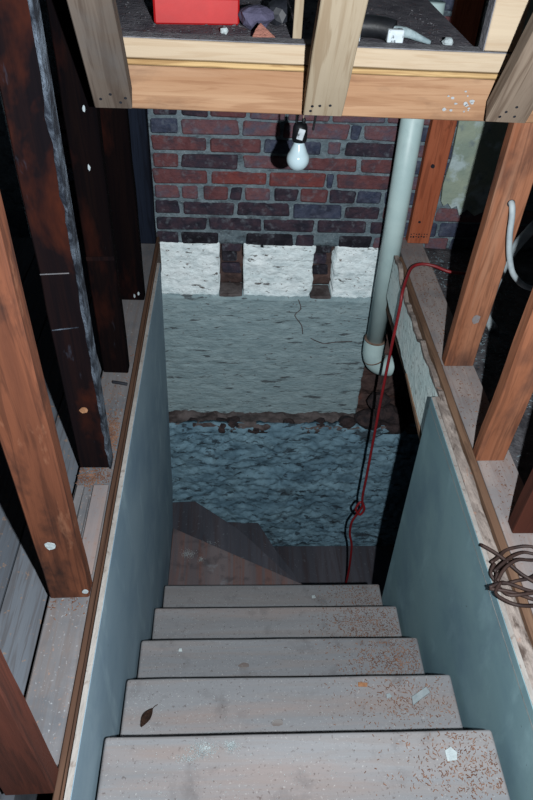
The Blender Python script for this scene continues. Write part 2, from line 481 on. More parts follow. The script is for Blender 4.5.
# plaster remnant right of the post
def ragged_plate(name, pts, y, th, m):
    o = prism(name, pts, -th, 0, m, bev=0.001)
    o.rotation_euler = (math.pi / 2, 0, 0)
    o.location = (0, y, 0)
    return child(o)


rp = random.Random(5)
pl = [(0.838, 0.98), (0.842, 0.5), (0.848, 0.36), (0.838, 0.25), (0.846, 0.18), (0.86, 0.16), (0.875, 0.175), (0.895, 0.15), (0.915, 0.165), (0.935, 0.12),
      (0.96, 0.15), (1.0, 0.12), (1.06, 0.16), (1.14, 0.11), (1.2, 0.14), (1.2, 0.98)]
ragged_plate('plaster_remnant', pl, WY - 0.010, -0.012, 'old_plaster')

# white painted band with two joist pockets
PK = ((-0.056, 0.051), (0.355, 0.45))


def d_white(x, z):
    zz = (z + 0.057) / 0.066
    gr = abs(zz - round(zz))
    return (0.006 + 0.007 * fb(x, z, 16, 4.0) + 0.0035 * fb(x, z, 55, 5.0, 3)
            - 0.006 * max(0, 1 - gr / 0.10) * max(0, 0.3 + fb(x, z, 7, 9.0)))


segs = [(-0.62, PK[0][0]), (PK[0][1], PK[1][0]), (PK[1][1], 0.78), (0.78, 1.5)]
for a, b in segs:
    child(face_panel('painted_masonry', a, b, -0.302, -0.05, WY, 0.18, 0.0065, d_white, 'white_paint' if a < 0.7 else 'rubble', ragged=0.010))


def d_rub(x, z):
    return 0.012 * fb(x, z, 18, 7.0)


for k, (a, b) in enumerate(PK):
    child(face_panel('pocket_back', a - 0.01, b + 0.01, -0.305, -0.02, WY + 0.10, 0.07, 0.01, d_rub, 'rubble'))
    # broken bricks left inside the pocket
    for j, zz in enumerate((-0.115, -0.18, -0.245)):
        brick(a + 0.012, b - 0.012 - 0.02 * (j % 2), zz, zz + 0.05, WY + 0.055 + 0.015 * j, ('br_d', 'br_k', 'br_d')[j] if k == 0 else ('br_k', 'br_d', 'br_k')[j])
    o = box('pocket_sill', a + 0.002, b - 0.002, WY - 0.012, WY + 0.09, -0.335, -0.296 + 0.0, 'ledge', bev=0.006, jit=0.004, seed=k)
    child(o)


# grey painted band
def d_grey(x, z):
    zz = (z + 0.057) / 0.066
    gr = abs(zz - round(zz))
    return (0.030 + 0.004 * fb(x, z, 6, 14.0) + 0.0025 * fb(x, z, 26, 15.0)
            - 0.0045 * max(0, 1 - gr / 0.12) * max(0, 0.25 + 1.2 * fb(x, z, 5, 19.0))
            - 0.012 * max(0, fb(x * 0.55, z * 2.2, 9, 21.0) - 0.42))


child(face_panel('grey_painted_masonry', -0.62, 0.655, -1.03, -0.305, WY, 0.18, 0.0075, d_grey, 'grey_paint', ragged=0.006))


def d_rubble(x, z):
    c = noise.cell(Vector((x * 9, 1.0, z * 13)))
    return 0.012 + 0.03 * fb(x, z, 9, 30.0) + 0.012 * c


child(face_panel('rubble_masonry', 0.655, 2.2, -1.02, -0.305, WY, 0.18, 0.016, d_rubble, 'rubble', smooth=False))

# crack filled edges: long cracks cut as thin dark slivers standing in the painted face
cr = [(0.30, -0.30), (0.315, -0.35), (0.29, -0.385), (0.325, -0.44), (0.335, -0.49)]
cr2 = [(0.375, -0.515), (0.44, -0.545), (0.50, -0.535), (0.575, -0.53)]
for path in (cr, cr2):
    tube('crack', [(x, WY - 0.033 - 0.004 * fb(x, z, 6, 14.0), z) for x, z in path], 0.0022, 'ledge', None, 6, 3)
    child(bpy.context.scene.collection.objects[-1])

# dirt ledge on top of the foundation
LY = 2.36


def grid_top(name, x0, x1, y0, y1, z, step, amp, m, seed, thick=0.05):
    nx, ny = max(2, int((x1 - x0) / step)), max(2, int((y1 - y0) / step))
    bm = bmesh.new()
    g = [[bm.verts.new((x0 + (x1 - x0) * i / nx, y0 + (y1 - y0) * j / ny,
                        z + amp * fb(x0 + (x1 - x0) * i / nx, y0 + (y1 - y0) * j / ny, 14, seed))) for i in range(nx + 1)] for j in range(ny + 1)]
    for j in range(ny):
        for i in range(nx):
            bm.faces.new((g[j][i], g[j][i + 1], g[j + 1][i + 1], g[j + 1][i]))
    r = bmesh.ops.extrude_face_region(bm, geom=list(bm.faces))
    for v in [e for e in r['geom'] if isinstance(e, bmesh.types.BMVert)]:
        v.co.z = z - thick
    return link(name, to_mesh(bm, name, True), m)


child(grid_top('dirt_ledge', -0.62, 2.2, LY + 0.006, WY + 0.05, -1.0, 0.012, 0.022, 'ledge', 40.0))


def d_found(x, z):
    edge = max(0.0, (z + 1.03) / 0.045)
    rid = abs(fb(x * 0.8, z * 1.7, 9, 51.0, 5))
    return (0.020 * fb(x, z, 5, 50.0) + 0.012 * fb(x, z * 1.4, 24, 53.0, 4) - 0.022 * max(0, 0.16 - rid) / 0.16 * max(0, 0.3 + fb(x, z, 4, 57.0))
            + 0.004 * fb(x, z, 70, 52.0, 2) - 0.02 * edge * edge)


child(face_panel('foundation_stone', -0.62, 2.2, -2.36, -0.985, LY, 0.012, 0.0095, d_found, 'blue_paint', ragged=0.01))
# loose stones along the ledge
rs = random.Random(11)
for (x, z, s) in ((-0.19, -1.01, .032), (-0.14, -1.06, .028), (-0.03, -1.03, .045), (0.02, -1.0, .035), (0.12, -1.03, .04), (0.3, -1.0, .026),
                  (0.46, -1.0, .03), (0.6, -0.99, .04), (0.71, -0.97, .06), (0.8, -0.93, .07), (0.74, -0.84, .05), (0.85, -1.0, .06)):
    bm = bmesh.new()
    bmesh.ops.create_icosphere(bm, subdivisions=2, radius=1)
    for v in bm.verts:
        v.co *= 1 + 0.35 * noise.noise(v.co * 1.6 + Vector((x * 50, z * 31, 0)))
        v.co = Vector((v.co.x * s * 1.2, v.co.y * s, v.co.z * s * 0.75))
    child(link('stone', to_mesh(bm, 'stone'), 'stone_dark', None, (x, LY + 0.035, z), (0, rs.uniform(-.4, .4), 0)))

# ------------------------------------------------------------------ shell of the place
o = box('wall_left', -1.9, -1.8, -1.0, 2.67, -0.1, 2.5, 'wall_dark', bev=0)
tag(o, 'dark wall far behind the blackened studs', kind='structure')
o = box('wall_right', 3.1, 3.2, -1.0, 2.67, -2.4, 2.5, 'wall_dark', bev=0)
tag(o, 'dark wall far behind the right studs', kind='structure')
o = box('wall_cellar', -0.52, -0.40, 0.2, 2.3, -2.36, -0.08, 'basement', bev=0)
tag(o, 'cellar masonry behind the left gypsum panel', kind='structure')
o = box('floor_cellar', -0.6, 3.1, 0.2, 2.5, -2.46, -2.36, 'basement', bev=0)
tag(o, 'cellar floor at the foot of the winding stair', kind='structure')

fl_l = box('floor_left', -1.8, -0.42, -0.6, 2.5, -0.12, -0.06, 'floor_wood', bev=0)
tag(fl_l, 'dusty grey board floor left of the stairwell', kind='structure')
x = -0.414
k = 0
while x > -1.75:
    w = 0.135 if k else 0.10
    box('floor_board', x - w + 0.002, x - 0.002, -0.6, 2.49, -0.06, -0.036, 'floor_wood', fl_l, bev=0.002)
    x -= w
    k += 1
fl_r = box('floor_right', 0.72, 3.1, -0.6, 2.5, -0.12, -0.045, 'floor_grit', bev=0)
tag(fl_r, 'dark gritty floor right of the stairwell', kind='structure')

# gypsum panels lining the stairwell
gp = empty('wall_stairwell_left', (-0.2835, 1.2, 0))
tag(gp, 'blue grey gypsum board lining the left side of the stairwell', kind='structure')


def yz_panel(name, pts, x0, x1, m, parent, lean=0.0, bev=0.0008):
    bm = bmesh.new()
    a = [bm.verts.new((x0 - lean * z, y, z)) for y, z in pts]
    b = [bm.verts.new((x1 - lean * z, y, z)) for y, z in pts]
    n = len(pts)
    bm.faces.new(a); bm.faces.new(b)
    for i in range(n):
        bm.faces.new((a[i], a[(i + 1) % n], b[(i + 1) % n], b[i]))
    if bev:
        bmesh.ops.bevel(bm, geom=list(bm.edges), offset=bev, segments=1, affect='EDGES')
    o = link(name, to_mesh(bm, name), m, parent)
    if parent is not None:
        o.location = -parent.location
    return o


yz_panel('gypsum_board', [(-0.3, 0.0), (2.25, 0.0), (2.15, -0.8), (2.1, -1.12), (2.1, -1.16), (1.95, -1.40), (-0.3, -1.40)], -0.290, -0.277, 'drywall', gp)
yz_panel('gypsum_core', [(-0.3, 0.0015), (2.249, 0.0015), (2.249, -0.004), (-0.3, -0.004)], -0.2892, -0.2782, 'gypsum', gp, bev=0)

gr = empty('wall_stairwell_right', (0.63, 0.9, 0))
tag(gr, 'blue green gypsum board lining the right side of the stairwell', kind='structure')
LEAN = 0.026
yz_panel('gypsum_board', [(-0.3, 0.0), (1.49, 0.0), (1.475, -1.16), (-0.3, -1.16)], 0.622, 0.635, 'drywall_green', gr, LEAN)
yz_panel('gypsum_core', [(-0.3, 0.0015), (1.488, 0.0015), (1.488, -0.004), (-0.3, -0.004)], 0.6232, 0.6342, 'gypsum', gr, LEAN, bev=0)
yz_panel('paper_seam', [(-0.3, -0.030), (1.485, -0.030), (1.485, -0.033), (-0.3, -0.033)], 0.6218, 0.623, 'gypsum', gr, LEAN, bev=0)

# ------------------------------------------------------------------ stair
st = empty('staircase', (0.17, 0.58, -0.2))
tag(st, 'dusty grey wooden stair going down and winding right at the bottom', 'staircase')
T = [(1.537, -1.128, -0.268, 0.650), (1.283, -0.870, -0.268, 0.632), (1.022, -0.609, -0.268, 0.605), (0.811, -0.416, -0.268, 0.615), (0.585, -0.205, -0.268, 0.606),
     (0.355, 0.0, -0.268, 0.606)]
for i, (y, z, xa, xb) in enumerate(T):
    box('tread', xa, xb, y - 0.285, y, z - 0.03, z, 'tread', st, bev=0.0075, cuts=(0, 8), wob=0.0015, seed=i)
    zb = T[i - 1][1] if i else -1.33
    box('riser', xa + 0.004, xb - 0.004, y - 0.045, y - 0.026, zb, z - 0.03, 'riser', st, bev=0.001)
PX, PYv = 0.635, 1.515
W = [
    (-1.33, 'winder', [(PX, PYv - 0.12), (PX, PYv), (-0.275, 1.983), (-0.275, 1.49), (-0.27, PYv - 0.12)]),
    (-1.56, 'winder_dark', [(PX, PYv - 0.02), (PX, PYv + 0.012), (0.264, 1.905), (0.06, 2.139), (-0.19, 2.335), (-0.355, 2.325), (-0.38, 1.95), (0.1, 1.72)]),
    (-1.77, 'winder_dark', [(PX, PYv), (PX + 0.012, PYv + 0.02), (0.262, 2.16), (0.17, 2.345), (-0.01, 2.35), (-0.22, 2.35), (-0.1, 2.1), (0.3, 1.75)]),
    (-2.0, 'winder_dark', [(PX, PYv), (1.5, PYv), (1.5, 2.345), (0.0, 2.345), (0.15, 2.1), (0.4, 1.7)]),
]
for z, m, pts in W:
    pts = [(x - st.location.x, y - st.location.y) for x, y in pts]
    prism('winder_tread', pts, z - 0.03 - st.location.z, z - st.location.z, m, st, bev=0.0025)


def vboard(name, a, b, z0, z1, th, m, parent):
    d = Vector((b[0] - a[0], b[1] - a[1], 0))
    n = Vector((d.y, -d.x, 0)).normalized() * th
    pts = [(a[0], a[1]), (b[0], b[1]), (b[0] + n.x, b[1] + n.y), (a[0] + n.x, a[1] + n.y)]
    pl_ = parent.location
    prism(name, [(x - pl_.x, y - pl_.y) for x, y in pts], z0 - pl_.z, z1 - pl_.z, m, parent)


vboard('riser', (-0.27, 1.95), (PX - 0.01, PYv - 0.02), -1.56, -1.36, 0.018, 'riser', st)
vboard('riser', (-0.17, 2.31), (0.24, 1.91), -1.77, -1.59, 0.018, 'riser', st)
vboard('riser', (0.24, 1.91), (PX - 0.01, PYv), -1.77, -1.59, 0.018, 'riser', st)
vboard('riser', (0.165, 2.33), (0.25, 2.15), -2.0, -1.80, 0.018, 'riser', st)
vboard('riser', (0.25, 2.15), (PX - 0.01, PYv), -2.0, -1.80, 0.018, 'riser', st)

# ------------------------------------------------------------------ left side: plate, trim, studs
pb = box('sole_plate', -0.400, -0.310, 0.46, 2.49, -0.036, 0.0, 'plate_dust', bev=0.003, cuts=(1, 12), wob=0.002, seed=4)
tag(pb, 'dusty grey sole plate under the dark studs on the left', 'plate')
o = box('trim_1', -0.3085, -0.2975, -0.3, 2.45, -0.15, 0.006, 'trim_brown', bev=0.002, cuts=(1, 20), wob=0.002, seed=2)
tag(o, 'thin brown wood strip along the left gypsum board', kind='structure')
box('inner_strip', -0.2965, -0.2915, -0.3, 2.4, -0.1, 0.002, 'trim_brown', o, bev=0.001)


def stud(name, x0, x1, y, m, label, z0=0.0, z1=2.4, seed=0, depth=0.04, group=None, cat='stud'):
    root = empty(name, ((x0 + x1) / 2, y + depth / 2, z0))
    tag(root, label, cat, group)
    box('timber', x0, x1, y, y + depth, z0, z1, m, root, bev=0.003, cuts=(2, 24), wob=0.003, seed=seed)
    return root


def disc(name, parent, p, n, r, m, th=0.0015, seg=10, sx=1.0, sz=1.0, seed=0):
    """thin irregular disc on a face, n = outward normal"""
    rnd = random.Random(seed)
    pts = []
    for k in range(seg):
        a = 2 * math.pi * k / seg
        q = r * (rnd.uniform(0.75, 1.1) if seed else 1)
        pts.append((q * math.cos(a) * sx, q * math.sin(a) * sz))
    o = prism(name, pts, 0, th, m, parent)
    o.rotation_euler = Vector(n).to_track_quat('Z', 'Y').to_euler()
    o.location = Vector(p) - parent.location
    return o


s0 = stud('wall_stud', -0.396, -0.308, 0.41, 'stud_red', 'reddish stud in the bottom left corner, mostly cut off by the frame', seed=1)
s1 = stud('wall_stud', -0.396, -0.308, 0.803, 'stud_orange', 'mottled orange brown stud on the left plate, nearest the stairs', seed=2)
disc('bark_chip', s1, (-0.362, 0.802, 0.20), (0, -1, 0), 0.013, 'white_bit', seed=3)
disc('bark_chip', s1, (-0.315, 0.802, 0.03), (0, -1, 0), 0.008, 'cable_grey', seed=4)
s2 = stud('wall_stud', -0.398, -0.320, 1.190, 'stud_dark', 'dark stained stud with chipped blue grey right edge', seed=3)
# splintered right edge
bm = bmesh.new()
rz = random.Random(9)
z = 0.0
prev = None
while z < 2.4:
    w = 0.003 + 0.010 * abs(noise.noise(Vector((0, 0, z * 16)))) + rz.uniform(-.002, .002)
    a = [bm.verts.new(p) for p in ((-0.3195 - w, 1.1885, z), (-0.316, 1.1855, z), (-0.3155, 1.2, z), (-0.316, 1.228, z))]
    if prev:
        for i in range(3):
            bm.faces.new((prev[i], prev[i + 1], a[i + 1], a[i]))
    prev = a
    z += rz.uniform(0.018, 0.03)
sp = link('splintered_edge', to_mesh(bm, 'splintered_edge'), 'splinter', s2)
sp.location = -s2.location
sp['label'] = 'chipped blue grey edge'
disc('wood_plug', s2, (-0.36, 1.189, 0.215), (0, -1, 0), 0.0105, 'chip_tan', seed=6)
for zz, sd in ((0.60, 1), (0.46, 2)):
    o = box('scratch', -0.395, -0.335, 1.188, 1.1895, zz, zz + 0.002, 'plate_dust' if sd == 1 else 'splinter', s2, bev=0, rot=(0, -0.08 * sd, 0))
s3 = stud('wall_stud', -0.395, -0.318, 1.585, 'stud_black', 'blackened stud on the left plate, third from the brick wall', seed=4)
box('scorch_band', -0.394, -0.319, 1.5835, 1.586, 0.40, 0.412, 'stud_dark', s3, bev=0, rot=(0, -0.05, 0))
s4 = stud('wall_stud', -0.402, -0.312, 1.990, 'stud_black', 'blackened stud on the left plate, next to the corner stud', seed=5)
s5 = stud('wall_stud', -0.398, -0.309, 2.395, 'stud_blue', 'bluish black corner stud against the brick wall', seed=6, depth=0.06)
for s, p, sd in ((s3, (-0.345, 1.584, 0.80), 21), (s3, (-0.352, 1.584, 0.66), 22), (s4, (-0.33, 1.989, 0.03), 23), (s4, (-0.345, 1.989, 0.02), 24)):
    disc('plaster_fleck', s, p, (0, -1, 0), 0.007, 'cable_grey', seed=sd, sx=0.5, sz=1.2)
# splinters of board on the left plate between the studs
for k, (xa, xb, ya, yb) in enumerate(((-0.394, -0.376, 0.95, 1.12), (-0.372, -0.358, 0.93, 1.09))):
    o = box('wood_lath', xa, xb, ya, yb, 0.001, 0.012, 'plate_dust', bev=0.002, jit=0.003, seed=k)
    tag(o, ('pale wood lath lying on the left plate, the outer of two', 'short wood lath on the left plate, the one nearer the trim')[k], 'lath', 'laths on the left plate')
o = box('plate_block', -0.352, -0.312, 0.86, 1.125, 0.001, 0.010, 'plate_pink', bev=0.002, jit=0.002, seed=8)
tag(o, 'flat dusty board piece on the left plate behind the orange stud', 'board')
o = tube('spike_nail', [(-0.36, 1.535, 0.007), (-0.34, 1.53, 0.008), (-0.315, 1.525, 0.007)], 0.005, 'nail')
tag(o, 'thick black spike lying at the foot of a blackened stud', 'spike')

# ------------------------------------------------------------------ right side: fascia, lath edge, strip, plate, studs
o = box('trim_2', 0.636, 0.668, -0.3, 1.5, -0.12, -0.002, 'rough_lath', bev=0.003, cuts=(1, 60), wob=0.006, seed=12)
tag(o, 'rough splintered lath edge beside the right gypsum board', kind='structure')
o = box('trim_3', 0.669, 0.690, -0.3, 2.33, -0.12, 0.010, 'strip_brown', bev=0.003, cuts=(1, 40), wob=0.003, seed=13)
tag(o, 'worn brown wood strip along the right edge of the stairwell', kind='structure')
o = box('sole_plate', 0.696, 0.802, -0.3, 2.49, -0.044, 0.0, 'plate_pink', bev=0.003, cuts=(1, 14), wob=0.003, seed=14)
tag(o, 'dusty pinkish sole plate under the orange studs on the right', 'plate')
jo = box('trim_4', 0.668, 0.70, 1.2, 2.35, -0.26, -0.125, 'lath_brown', bev=0.002)
tag(jo, 'dark floor joist edge behind the plaster fascia on the right', kind='structure')
# plaster fascia beyond the gypsum board, with a broken top and bottom edge
rf = random.Random(17)
top = []
n = 26
for k in range(n + 1):
    y = 1.45 + (2.31 - 1.45) * k / n
    top.append((y, -0.004 + rf.uniform(-.010, .002) + (0.028 if y > 2.2 else 0) - (0.012 if 1.8 < y < 2.1 else 0)))
bot = []
for k in range(n, -1, -1):
    y = 1.45 + (2.31 - 1.45) * k / n
    zb = -0.175 - 0.055 * (1 - k / n) + rf.uniform(-.004, .004)
    bot.append((y, zb))
fa = empty('plaster_fascia', (0.66, 1.9, 0))
tag(fa, 'white plaster fascia with broken edges above the dark cellar opening', 'plaster')
yz_panel('plaster_face', top + bot, 0.652, 0.664, 'plaster_panel', fa, 0, bev=0)
ed = []
for (y, z) in top:
    ed.append((y, z + 0.004))
yz_panel('broken_edge', ed + [(y, z - 0.003 - rf.uniform(0, .009)) for y, z in reversed(top)], 0.6506, 0.6675, 'rough_lath', fa, 0, bev=0)
yz_panel('bottom_lath', [(1.46, -0.235), (1.84, -0.198), (1.84, -0.208), (1.46, -0.258)], 0.647, 0.664, 'strip_brown', fa, 0, bev=0)

r1 = stud('wall_stud', 0.700, 0.796, 1.642, 'stud_fresh', 'orange stud on the right with a grey cable through it', seed=31)
r2 = stud('wall_stud', 0.690, 0.772, 1.222, 'stud_fresh', 'orange stud on the right, bare and nearer than the cabled one', seed=32)
r3 = stud('wall_stud', 0.716, 0.80, 0.975, 'stud_red', 'dark reddish stud at the right picture edge above the wire coil', seed=33)
r4 = stud('wall_post', 0.735, 0.826, 2.455, 'post_red', 'knotty orange post against the brick wall beside the white pipe', z1=0.91, seed=34, cat='post')
for p, r, sd in (((0.772, 2.4535, 0.335), 0.009, 41), ((0.768, 2.4535, 0.10), 0.006, 42)):
    disc('knot', r4, p, (0, -1, 0), r, 'nail', seed=sd)
rk = random.Random(4)
for k in range(7):
    xx = 0.742 + 0.011 * k
    box('grade_mark', xx, xx + 0.006, 2.4535, 2.455, 0.03 + rk.uniform(-.003, .003), 0.034 + rk.uniform(0, .004), 'nail', r4, bev=0)
    box('grade_mark', xx, xx + 0.005, 2.4535, 2.455, 0.042 + rk.uniform(-.003, .003), 0.045 + rk.uniform(0, .003), 'nail', r4, bev=0)
disc('bark_scar', r1, (0.757, 1.6405, 0.19), (0, -1, 0), 0.013, 'plate_pink', seed=43, sz=1.5)
disc('cable_hole', r1, (0.752, 1.6405, 0.573), (0, -1, 0), 0.011, 'nail', th=0.002)
# box in the landing header, sloped boards ------------------------------------------------
HY = 1.5
hd = empty('header_beam', (0.2, HY, 0.834))
tag(hd, 'built up pine header crossing above the stairwell', 'beam')
box('lower_board', -0.288, 0.98, HY, HY + 0.038, 0.832, 0.920, 'pine_orange', hd, bev=0.002, cuts=(0, 16), wob=0.001, seed=50)
box('middle_strip', -0.288, 0.98, HY - 0.002, HY + 0.06, 0.9215, 0.932, 'pine_strip', hd, bev=0.003, cuts=(0, 16), wob=0.001, seed=51)
box('upper_board', -0.288, 0.98, HY + 0.0015, HY + 0.045, 0.9345, 0.972, 'pine_pale', hd, bev=0.002, cuts=(0, 16), wob=0.001, seed=52)
box('dust_layer', -0.286, 0.978, HY + 0.003, HY + 0.045, 0.9722, 0.9745, 'dusty_top', hd, bev=0.0005)
rw = random.Random(8)
for k in range(14):
    x = 0.50 + rw.gauss(0, 0.022); z = 0.865 + rw.gauss(0, 0.012)
    disc('paint_splash', hd, (x, HY - 0.0012, z), (0, -1, 0), rw.uniform(.0015, .0045), 'smear', 0.001, 8, rw.uniform(1, 1.8), 1, seed=100 + k)

slope = math.radians(30)          # boards lean back towards the viewer, 30 degrees off plumb


def sloped(x0, x1, m, label, nails, length=1.0, seed=0):
    root = empty('sloped_board', ((x0 + x1) / 2, HY - 0.004, 0.862), (slope, 0, 0))
    tag(root, label, 'board', 'sloped boards nailed to the header')
    me = box_mesh('timber', x1 - x0, 0.038, length, 0.002, 0, (2, 12), 0.0015, seed)
    # foot cut flush against the header
    for v in me.vertices:
        if v.co.z < -length / 2 + 0.01:
            v.co.z += (v.co.y + 0.019) * math.tan(slope) * 1.0
    tm = link('timber', me, m, root, (0, -0.019, length / 2))
    for (u, w) in nails:
        disc('nail_head', tm, Vector((u, -0.0195, w - length / 2)) + tm.location, (0, -1, 0), 0.0032, 'nail', 0.001, 8)
    return root


sloped(-0.296, -0.216, 'board_grey', 'weathered grey brown sloped board at the left end of the header', ((-0.022, .028), (0.0, .042), (0.018, .02), (0.03, .033)), seed=61)
sloped(0.151, 0.236, 'board_tan', 'tan sloped board nailed to the middle of the header', ((-0.026, .03), (-0.01, .032), (0.012, .034), (-0.028, .016)), seed=62)
sloped(0.556, 0.646, 'board_grain', 'grained sloped board at the right end of the header', ((-0.02, .02), (-0.012, .035), (0.012, .022), (0.005, .05)), seed=63)

# landing floor behind the header
lf = box('floor_landing', -0.305, 0.53, HY + 0.046, WY - 0.01, 0.925, 0.966, 'landing', bev=0.001)
tag(lf, 'dusty gritty landing floor behind the header', kind='structure')
o = box('landing_joist', -0.30, -0.262, HY + 0.05, WY - 0.01, 0.84, 0.924, 'stud_dark')
tag(o, 'dark joist carrying the left edge of the landing', 'joist')
o = box('landing_joist', 0.49, 0.528, HY + 0.05, WY - 0.01, 0.84, 0.924, 'stud_dark')
tag(o, 'dark joist carrying the right edge of the landing', 'joist')
tb = empty('red_box', (-0.09, 1.75, 0.9665))
tag(tb, 'flat red box on the landing at the top edge', 'box')
box('body', -0.19, 0.0, 1.655, 1.84, 0.9665, 1.0205, 'red_metal', tb, bev=0.004)
box('lid', -0.192, 0.002, 1.653, 1.842, 1.0215, 1.0375, 'red_metal', tb, bev=0.004)
tb.rotation_euler = (0, 0, 0.12)


def rock(name, loc, size, m, label, cat, seed, sub=2, amp=0.35):
    bm = bmesh.new()
    bmesh.ops.create_icosphere(bm, subdivisions=sub, radius=1)
    for v in bm.verts:
        v.co *= 1 + amp * noise.noise(v.co * 1.3 + Vector((seed * 7.7, 0, seed)))
        v.co = Vector((v.co.x * size[0], v.co.y * size[1], v.co.z * size[2]))
    o = link(name, to_mesh(bm, name), m, None, loc)
    return tag(o, label, cat)


rock('slate_lump', (0.048, 1.655, 0.9885), (0.042, 0.035, 0.024), 'slate', 'dark bluish slate lump on the landing left of the middle board', 'stone', 3)
rock('slate_lump', (0.10, 1.70, 0.9905), (0.028, 0.03, 0.028), 'nail', 'black lump on the landing beside the small upright', 'stone', 5)
o = prism('brick_shard', [(-0.03, -0.012), (0.034, -0.014), (0.012, 0.002), (-0.006, 0.028), (-0.018, 0.01)], 0, 0.018, 'shard_brick', None, 0.002, (0.062, 1.56, 0.9665), (0.75, 0, 0.1))
tag(o, 'pointed red brick shard leaning behind the header', 'brick shard')
rock('pebble', (-0.022, 1.59, 0.9725), (0.0085, 0.007, 0.007), 'white_bit', 'small white pebble beside the red box on the landing', 'pebble', 8)
o = box('upright_lath', 0.124, 0.143, 1.548, 1.566, 0.9665, 1.5, 'board_tan', bev=0.001)
tag(o, 'thin pale upright lath standing behind the middle sloped board', 'lath')
up = empty('trimmer_post', (0.56, HY + 0.03, 0.976))
tag(up, 'pale wooden upright standing on the right end of the header', 'post')
box('timber', 0.529, 0.60, HY + 0.004, HY + 0.042, 0.976, 1.6, 'pine_pale', up)
box('dusty_side', 0.5265, 0.5288, HY + 0.005, HY + 0.041, 0.976, 1.6, 'dusty_top', up, bev=0)
# black tool with white block behind the header
tl = empty('power_tool', (0.30, 1.58, 0.9665))
tag(tl, 'black hand tool with a white block lying behind the header', 'tool')
tube('body', [(-0.055, 0.02, 0.022), (-0.02, 0.018, 0.026), (0.02, 0.01, 0.026), (0.045, 0.0, 0.022)], 0.022, 'black', tl, 12, 4)
box('white_block', 0.329, 0.364, 1.552, 1.575, 0.9715, 0.9975, 'white_label', tl, bev=0.002)
tube('hose', [(0.03, 0.0, 0.02), (0.07, -0.004, 0.022), (0.10, -0.008, 0.014), (0.128, -0.012, 0.006)], 0.014, 'grey_cloth', tl, 10, 4, taper=lambda t: 1 - 0.7 * t)
box('chrome_tip', 0.262, 0.269, 1.548, 1.556, 0.9705, 0.9935, 'white_label', tl, bev=0.001)
rock('plaster_lump', (0.468, 1.575, 0.9735), (0.012, 0.01, 0.010), 'white_bit', 'pale plaster lump at the right end of the landing', 'plaster', 12)

# ------------------------------------------------------------------ light bulb on its cord
BX, BY, BZ = 0.186, 1.85, 0.595
lb = empty('light_bulb', (BX, BY, 0.78))
tag(lb, 'unlit white bulb in a black socket hanging before the brick wall', 'light bulb')
prof = [(0.001, -0.036)]
for k in range(1, 15):
    a = -math.pi / 2 + (math.pi * 0.72) * k / 14
    prof.append((0.0325 * math.cos(a), -0.0045 + 0.0325 * math.sin(a)))
prof += [(0.020, 0.030), (0.0155, 0.040), (0.0135, 0.048), (0.013, 0.056)]
lathe('glass', prof, 'bulb', lb, 28, (0, 0, BZ - 0.78))
lathe('socket', [(0.012, 0.046), (0.0195, 0.047), (0.0215, 0.055), (0.0205, 0.085), (0.017, 0.094), (0.006, 0.098)], 'black', lb, 20, (0, 0, BZ - 0.78))
o = box('label_sticker', BX - 0.008, BX + 0.010, BY - 0.0235, BY - 0.019, BZ + 0.058, BZ + 0.088, 'white_label', lb, bev=0.001, rot=(0, 0.25, 0))
tube('wire', [(-0.012, 0, BZ + 0.09 - 0.78), (-0.013, 0.0, BZ + 0.14 - 0.78), (-0.012, 0.004, 0.185)], 0.0028, 'black', lb, 6, 3)
tube('wire', [(0.006, 0, BZ + 0.09 - 0.78), (0.007, 0.0, BZ + 0.13 - 0.78), (0.004, 0.004, 0.185)], 0.0012, 'board_tan', lb, 6, 3)
lathe('cord_stub', [(0.0055, 0.09), (0.0055, 0.108), (0.004, 0.11)], 'black', lb, 10, (0.008, 0, BZ - 0.78))
o = box('hanging_screw', 0.231, 0.237, 1.848, 1.854, 0.672, 0.914, 'black', bev=0.0015, rot=(0, 0.10, 0))
tag(o, 'thin black metal hook hanging from the header right of the bulb', 'hook')

# ------------------------------------------------------------------ white drain pipe
pp = empty('drain_pipe', (0.66, 2.38, -0.46))
tag(pp, 'white plastic drain pipe with a bend at its foot', 'pipe')
pr = 0.042
tube('pipe', [(-0.0295, 0, 1.36), (0, 0, 0.0)], pr, 'pvc', pp, 28, 1)
tube('elbow', [(0, 0, 0.012), (0, 0, -0.03), (0.004, 0, -0.075), (0.022, 0.002, -0.118), (0.055, 0.004, -0.142), (0.098, 0.008, -0.150)], 0.0505, 'pvc', pp, 28, 6)
tube('joint_line', [(0, 0, 0.016), (0, 0, 0.011)], 0.0512, 'pvc_line', pp, 28, 1)
tube('joint_line', [(0.0095, 0, -0.092), (0.012, 0, -0.098)], 0.0515, 'pvc_line', pp, 28, 1)

# ------------------------------------------------------------------ cords and cables
hx, hy = 0.640, 2.045
pts = [(1.02, 2.20, 0.012), (0.93, 2.19, 0.02), (0.846, 2.185, 0.03), (0.79, 2.215, 0.036), (0.742, 2.225, 0.038), (0.70, 2.205, 0.034), (0.668, 2.14, 0.028),
       (hx + 0.001, 2.07, 0.008), (hx - 0.004, hy, -0.05), (hx - 0.002, hy + 0.004, -0.25), (hx, hy, -0.5), (hx + 0.006, hy, -0.75), (hx + 0.012, hy, -1.0), (hx + 0.016, hy, -1.18),
       (hx + 0.034, hy - 0.01, -1.245), (hx + 0.018, hy - 0.012, -1.29), (hx - 0.008, hy - 0.008, -1.25), (hx + 0.01, hy, -1.205), (hx + 0.026, hy + 0.006, -1.24), (hx + 0.008, hy + 0.006, -1.31),
       (hx - 0.012, hy, -1.37), (hx - 0.008, hy, -1.47), (hx + 0.016, hy, -1.58), (hx + 0.03, hy, -1.8), (hx + 0.03, hy, -1.97)]
o = tube('extension_cord', pts, 0.0062, 'cord_red', None, 8, 6)
tag(o, 'red extension cord looped over the edge and knotted lower down', 'cord')
